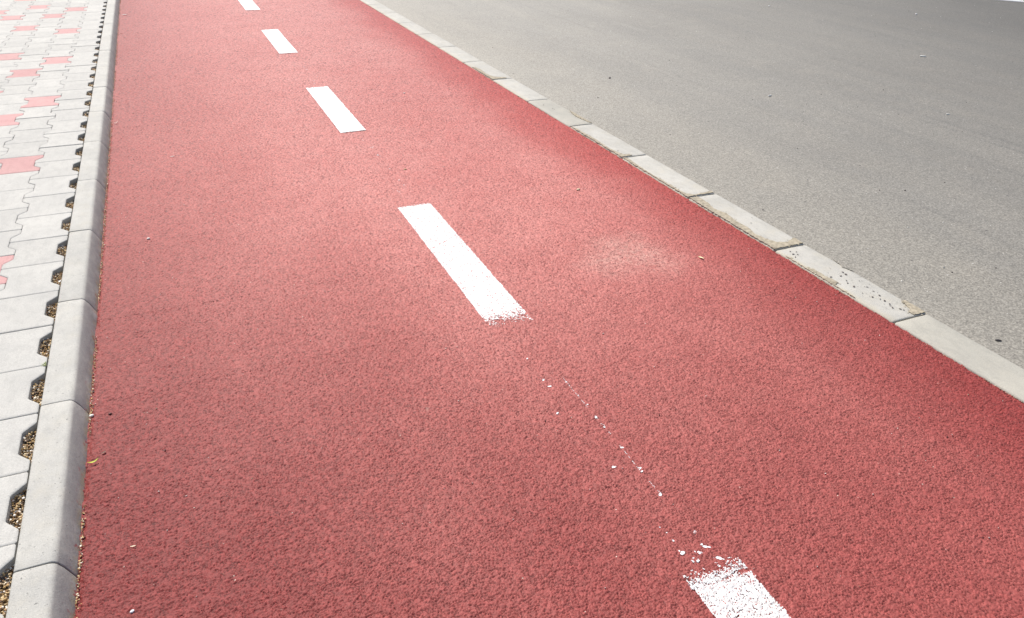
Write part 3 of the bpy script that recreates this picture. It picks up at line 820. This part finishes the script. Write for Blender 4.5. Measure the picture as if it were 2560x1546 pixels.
# ------------------------------------------------------------------ small litter
def leaf(name, x, y, z, L, W, ang, col, label, cat, curl=.15, mat=None):
    m = mat or mat_plain('leaf_' + name + '_%d' % int(L * 1e4), col, .6, .2, 150)
    vs, fs = [], []
    N = 10
    for i in range(N + 1):
        t = i / N; w = W * math.sin(math.pi * min(1, t * .96 + .03)) ** .7 / 2
        xx = (t - .5) * L; bend = curl * L * (t - .5) ** 2
        zz = .0006 + .35 * curl * L * (abs(t - .5) * 2) ** 2
        vs += [(xx, bend - w, zz + w * .5), (xx, bend, zz), (xx, bend + w, zz + w * .5)]
    for i in range(N):
        for j in range(2):
            a = i * 3 + j; fs.append((a, a + 1, a + 4, a + 3))
    o = mesh_obj(name, vs, fs, m, smooth=True)
    o.location = (x, y, z + .001); o.rotation_euler.z = ang
    return tag(o, label, cat)
leaf('yellow_leaf', 1.872, 1.818, TRACK_Z, .021, .0075, -1.15, (.80, .72, .42), 'pale yellow dry leaf on the red path near the right kerb', 'leaf')
leaf('green_leaf', .104, 1.465, TRACK_Z + .003, .022, .0042, .35, (.50, .58, .07), 'narrow yellow green leaf at the foot of the left kerb', 'leaf', .5)
leaf('dry_leaf', .092, 2.925, TRACK_Z + .002, .020, .004, 1.9, (.62, .50, .30), 'small curled tan leaf at the foot of the left kerb', 'leaf', .9)
leaf('dry_leaf', .108, 4.071, TRACK_Z + .002, .028, .0045, .25, (.80, .74, .64), 'pale twisted dry leaf standing off the left kerb, upper left', 'leaf', 1.1)
leaf('wood_chip', .122, 1.494, TRACK_Z, .013, .0034, .6, (.15, .09, .06), 'dark brown wood chip on the red path by the green leaf', 'wood chip')
leaf('wood_chip', .240, 1.454, TRACK_Z, .0085, .002, .5, (.05, .035, .035), 'tiny black chip on the red path right of the brown chip', 'wood chip')
leaf('wood_chip', .178, 1.190, TRACK_Z, .010, .0028, -.1, (.72, .62, .45), 'cream coloured chip on the red path in the lower left', 'wood chip')
leaf('dry_leaf', .129, 7.333, TRACK_Z, .045, .014, .5, (.86, .84, .78), 'white paper scrap on the path at the top left beside the kerb', 'paper scrap')
leaf('dry_leaf', .337, 3.47, TRACK_Z, .022, .006, .4, (.7, .55, .5), 'faint pinkish chip on the red path left of the middle dash', 'wood chip')
def pebble(name, x, y, z, r, col, label, cat='pebble', sc=(1.3, 1, .7), rot=0.5, sub=2):
    bm = bmesh.new(); bmesh.ops.create_icosphere(bm, subdivisions=sub, radius=r)
    for v in bm.verts:
        k = 1 + .16 * mnoise.noise(v.co / r * 1.3 + Vector((x * 9, y * 7, 0)))
        v.co = Vector((v.co.x * sc[0] * k, v.co.y * sc[1] * k, v.co.z * sc[2] * k))
    me = bpy.data.meshes.new(name); bm.to_mesh(me); bm.free()
    me.polygons.foreach_set('use_smooth', [True] * len(me.polygons))
    me.materials.append(mat_plain(name + '_stone_%d' % int(abs(x * 1000) + y * 100), col, .6, .1, 200))
    o = bpy.data.objects.new(name, me); COL.objects.link(o)
    o.location = (x, y, z + r * sc[2] * .6); o.rotation_euler.z = rot
    return tag(o, label, cat)
pebble('white_pebble', -.0165, 1.594, -.018, .0058, (.80, .80, .79), 'smooth white pebble in the gravel notch beside the kerb', sc=(1.35, .85, .75), rot=.6)
pebble('pebble', .228, 2.615, TRACK_Z, .0046, (.80, .76, .70), 'cream pebble alone on the red path left of the middle dash')
pebble('pebble', .093, 1.642, TRACK_Z, .0040, (.78, .76, .70), 'white shell like pebble against the foot of the left kerb')
pebble('pebble', .176, 1.038, TRACK_Z - .001, .0030, (.82, .82, .82), 'white crumb at the bottom edge of the photo on the red path')
pebble('pebble', .131, 1.635, TRACK_Z, .0032, (.14, .05, .045), 'dark red brown pebble on the path just off the left kerb')
pebble('pebble', 1.782, 2.508, TRACK_Z, .0055, (.62, .52, .34), 'tan crumb on the red path between the middle dash and right kerb', sc=(1.8, 1, .5))
pebble('pebble', 1.561, 4.165, TRACK_Z, .0050, (.80, .74, .66), 'pale crumb on the red path right of the crisp upper dash', sc=(1.6, 1, .5))
pebble('pebble', 1.216, 2.972, TRACK_Z, .0045, (.5, .33, .18), 'brown crumb on the red path beyond the middle dash', sc=(1.8, 1, .4))
pebble('pebble', 5.687, 6.119, ROAD_Z, .008, (.8, .79, .75), 'pale stone on the road near the top of the photo', sc=(2, 1, .5))
pebble('pebble', 6.676, 5.306, ROAD_Z, .009, (.82, .81, .78), 'white stone on the road at the upper right', sc=(1.3, 1, .7))
pebble('pebble', 2.816, 4.084, ROAD_Z, .0065, (.12, .11, .10), 'dark stone on the road beyond the right kerb')
pebble('pebble', 2.323, 1.092, ROAD_Z, .0050, (.05, .045, .045), 'black crumb on the road at the right edge beside the cream kerb block', sc=(1.7, 1, .5), rot=-.6)
def rod(name, x, y, z, L, r, ang, col, label, cat):
    vs, fs = [], []; m = 10
    for t, rr in ((-.5, r * .8), (-.48, r), (.48, r), (.5, r * .8)):
        for k in range(m):
            a = 2 * math.pi * k / m; vs.append((t * L, rr * math.cos(a), rr * math.sin(a)))
    for i in range(3):
        for k in range(m):
            fs.append((i * m + k, i * m + (k + 1) % m, (i + 1) * m + (k + 1) % m, (i + 1) * m + k))
    fs += [tuple(range(m - 1, -1, -1)), tuple(3 * m + k for k in range(m))]
    o = mesh_obj(name, vs, fs, mat_plain(name + '_' + str(int(y * 100)), col, .7, .08, 90), smooth=True)
    o.location = (x, y, z + r); o.rotation_euler.z = ang
    return tag(o, label, cat)
rod('cigarette_butt', 5.202, 3.914, ROAD_Z, .036, .0042, -.9, (.85, .84, .80), 'white cigarette butt on the road in the upper right', 'cigarette butt')
rod('cigarette_butt', 3.463, 3.41, ROAD_Z, .022, .0035, .1, (.82, .80, .75), 'short pale cigarette butt on the road left of centre', 'cigarette butt')
rod('cigarette_butt', 4.107, 2.776, ROAD_Z, .016, .003, -.6, (.8, .78, .72), 'tiny pale stub on the road by the right edge', 'cigarette butt')
# torn card scrap lying in a notch
o = mesh_obj('paper_scrap', [(-.006, -.013, 0), (.005, -.014, .002), (.0065, .012, .006), (.001, .015, .005), (-.004, .010, .003), (-.006, -.013, .0008), (.005, -.014, .0028), (.0065, .012, .0068), (.001, .015, .0058), (-.004, .010, .0038)],
             [(4, 3, 2, 1, 0), (5, 6, 7, 8, 9), (0, 1, 6, 5), (1, 2, 7, 6), (2, 3, 8, 7), (3, 4, 9, 8), (4, 0, 5, 9)], M_WHITE)
o.location = (-.014, 2.322, -.022); o.rotation_euler.z = -.35
tag(o, 'white paper scrap lying in a gravel notch beside the kerb', 'paper scrap')
# small weed tuft at the paver joint
vs, fs = [], []
for _ in range(14):
    a = random.uniform(0, 6.28); L = random.uniform(.004, .010); w = .0011; b = len(vs)
    dx, dy = math.cos(a), math.sin(a)
    ox, oy = random.gauss(0, .0015), random.gauss(0, .002)
    vs += [(ox - dy * w, oy + dx * w, 0), (ox + dy * w, oy - dx * w, 0), (ox + dx * L * .6 + dy * w, oy + dy * L * .6 - dx * w, L * .5), (ox + dx * L * .6 - dy * w, oy + dy * L * .6 + dx * w, L * .5), (ox + dx * L, oy + dy * L, L * .55)]
    fs += [(b, b + 1, b + 2, b + 3), (b + 3, b + 2, b + 4)]
o = mesh_obj('weed', vs, fs, mat_plain('weed_green', (.28, .33, .08), .6, .2, 200)); o.location = (-.005, 1.832, -.003)
tag(o, 'tiny green weed in the paver joint against the left kerb', 'weed')

# ------------------------------------------------------------------ white kerb across the road, top right corner
p0, p1 = Vector((7.55, 6.72)), Vector((9.85, 3.52))
d = (p1 - p0).normalized(); nrm = Vector((-d.y, d.x)) * 1.0
if nrm.x < 0: nrm = -nrm
def strip(name, a0, a1, z0, z1, mat):
    q = [p0 + nrm * a0, p1 + nrm * a0, p1 + nrm * a1, p0 + nrm * a1]
    c = .006
    qi = [p0 + nrm * (a0 + c), p1 + nrm * (a0 + c), p1 + nrm * (a1 - c), p0 + nrm * (a1 - c)]
    vs = [(v.x, v.y, z0) for v in q] + [(v.x, v.y, z1 - c) for v in q] + [(v.x, v.y, z1) for v in qi]
    fs = [(0, 1, 5, 4), (1, 2, 6, 5), (2, 3, 7, 6), (3, 0, 4, 7), (4, 5, 9, 8), (5, 6, 10, 9), (6, 7, 11, 10), (7, 4, 8, 11), (8, 9, 10, 11)]
    o = mesh_obj(name, vs, fs, mat)
    return o
tag(strip('white_kerb', 0.0, .066, -.2, -.033, M_WHITE), 'white painted kerb across the grey road at the top right corner', 'kerb')
tag(strip('soil_verge', .068, 2.5, -.2, -.035, M_SOIL), kind='structure')

# ------------------------------------------------------------------ light
ELEV, AZ = math.radians(50), math.radians(-10)     # azimuth from +Y towards +X: the sun stands ahead and a little left
sd = Vector((math.sin(AZ) * math.cos(ELEV), math.cos(AZ) * math.cos(ELEV), math.sin(ELEV)))
W = bpy.data.worlds.new('World'); SC.world = W; W.use_nodes = True
t = W.node_tree; t.nodes.clear()
sky = t.nodes.new('ShaderNodeTexSky'); sky.sky_type = 'NISHITA'; sky.sun_disc = False
sky.sun_elevation = ELEV; sky.sun_rotation = AZ
sky.air_density = 1.0; sky.dust_density = 3.0; sky.ozone_density = 1.0
bg = t.nodes.new('ShaderNodeBackground'); bg.inputs['Strength'].default_value = 0.13
wo = t.nodes.new('ShaderNodeOutputWorld')
t.links.new(sky.outputs[0], bg.inputs[0]); t.links.new(bg.outputs[0], wo.inputs[0])
sl = bpy.data.lights.new('sun', 'SUN'); sl.energy = 4.6; sl.angle = math.radians(0.55); sl.color = (1.0, 0.965, 0.91)
so = bpy.data.objects.new('sun', sl); COL.objects.link(so)
so.rotation_mode = 'QUATERNION'; so.rotation_quaternion = sd.to_track_quat('Z', 'Y')
so.location = sd * 30

SC.view_settings.view_transform = 'Standard'
SC.view_settings.look = 'None'
SC.view_settings.exposure = 0
SC.view_settings.gamma = 1
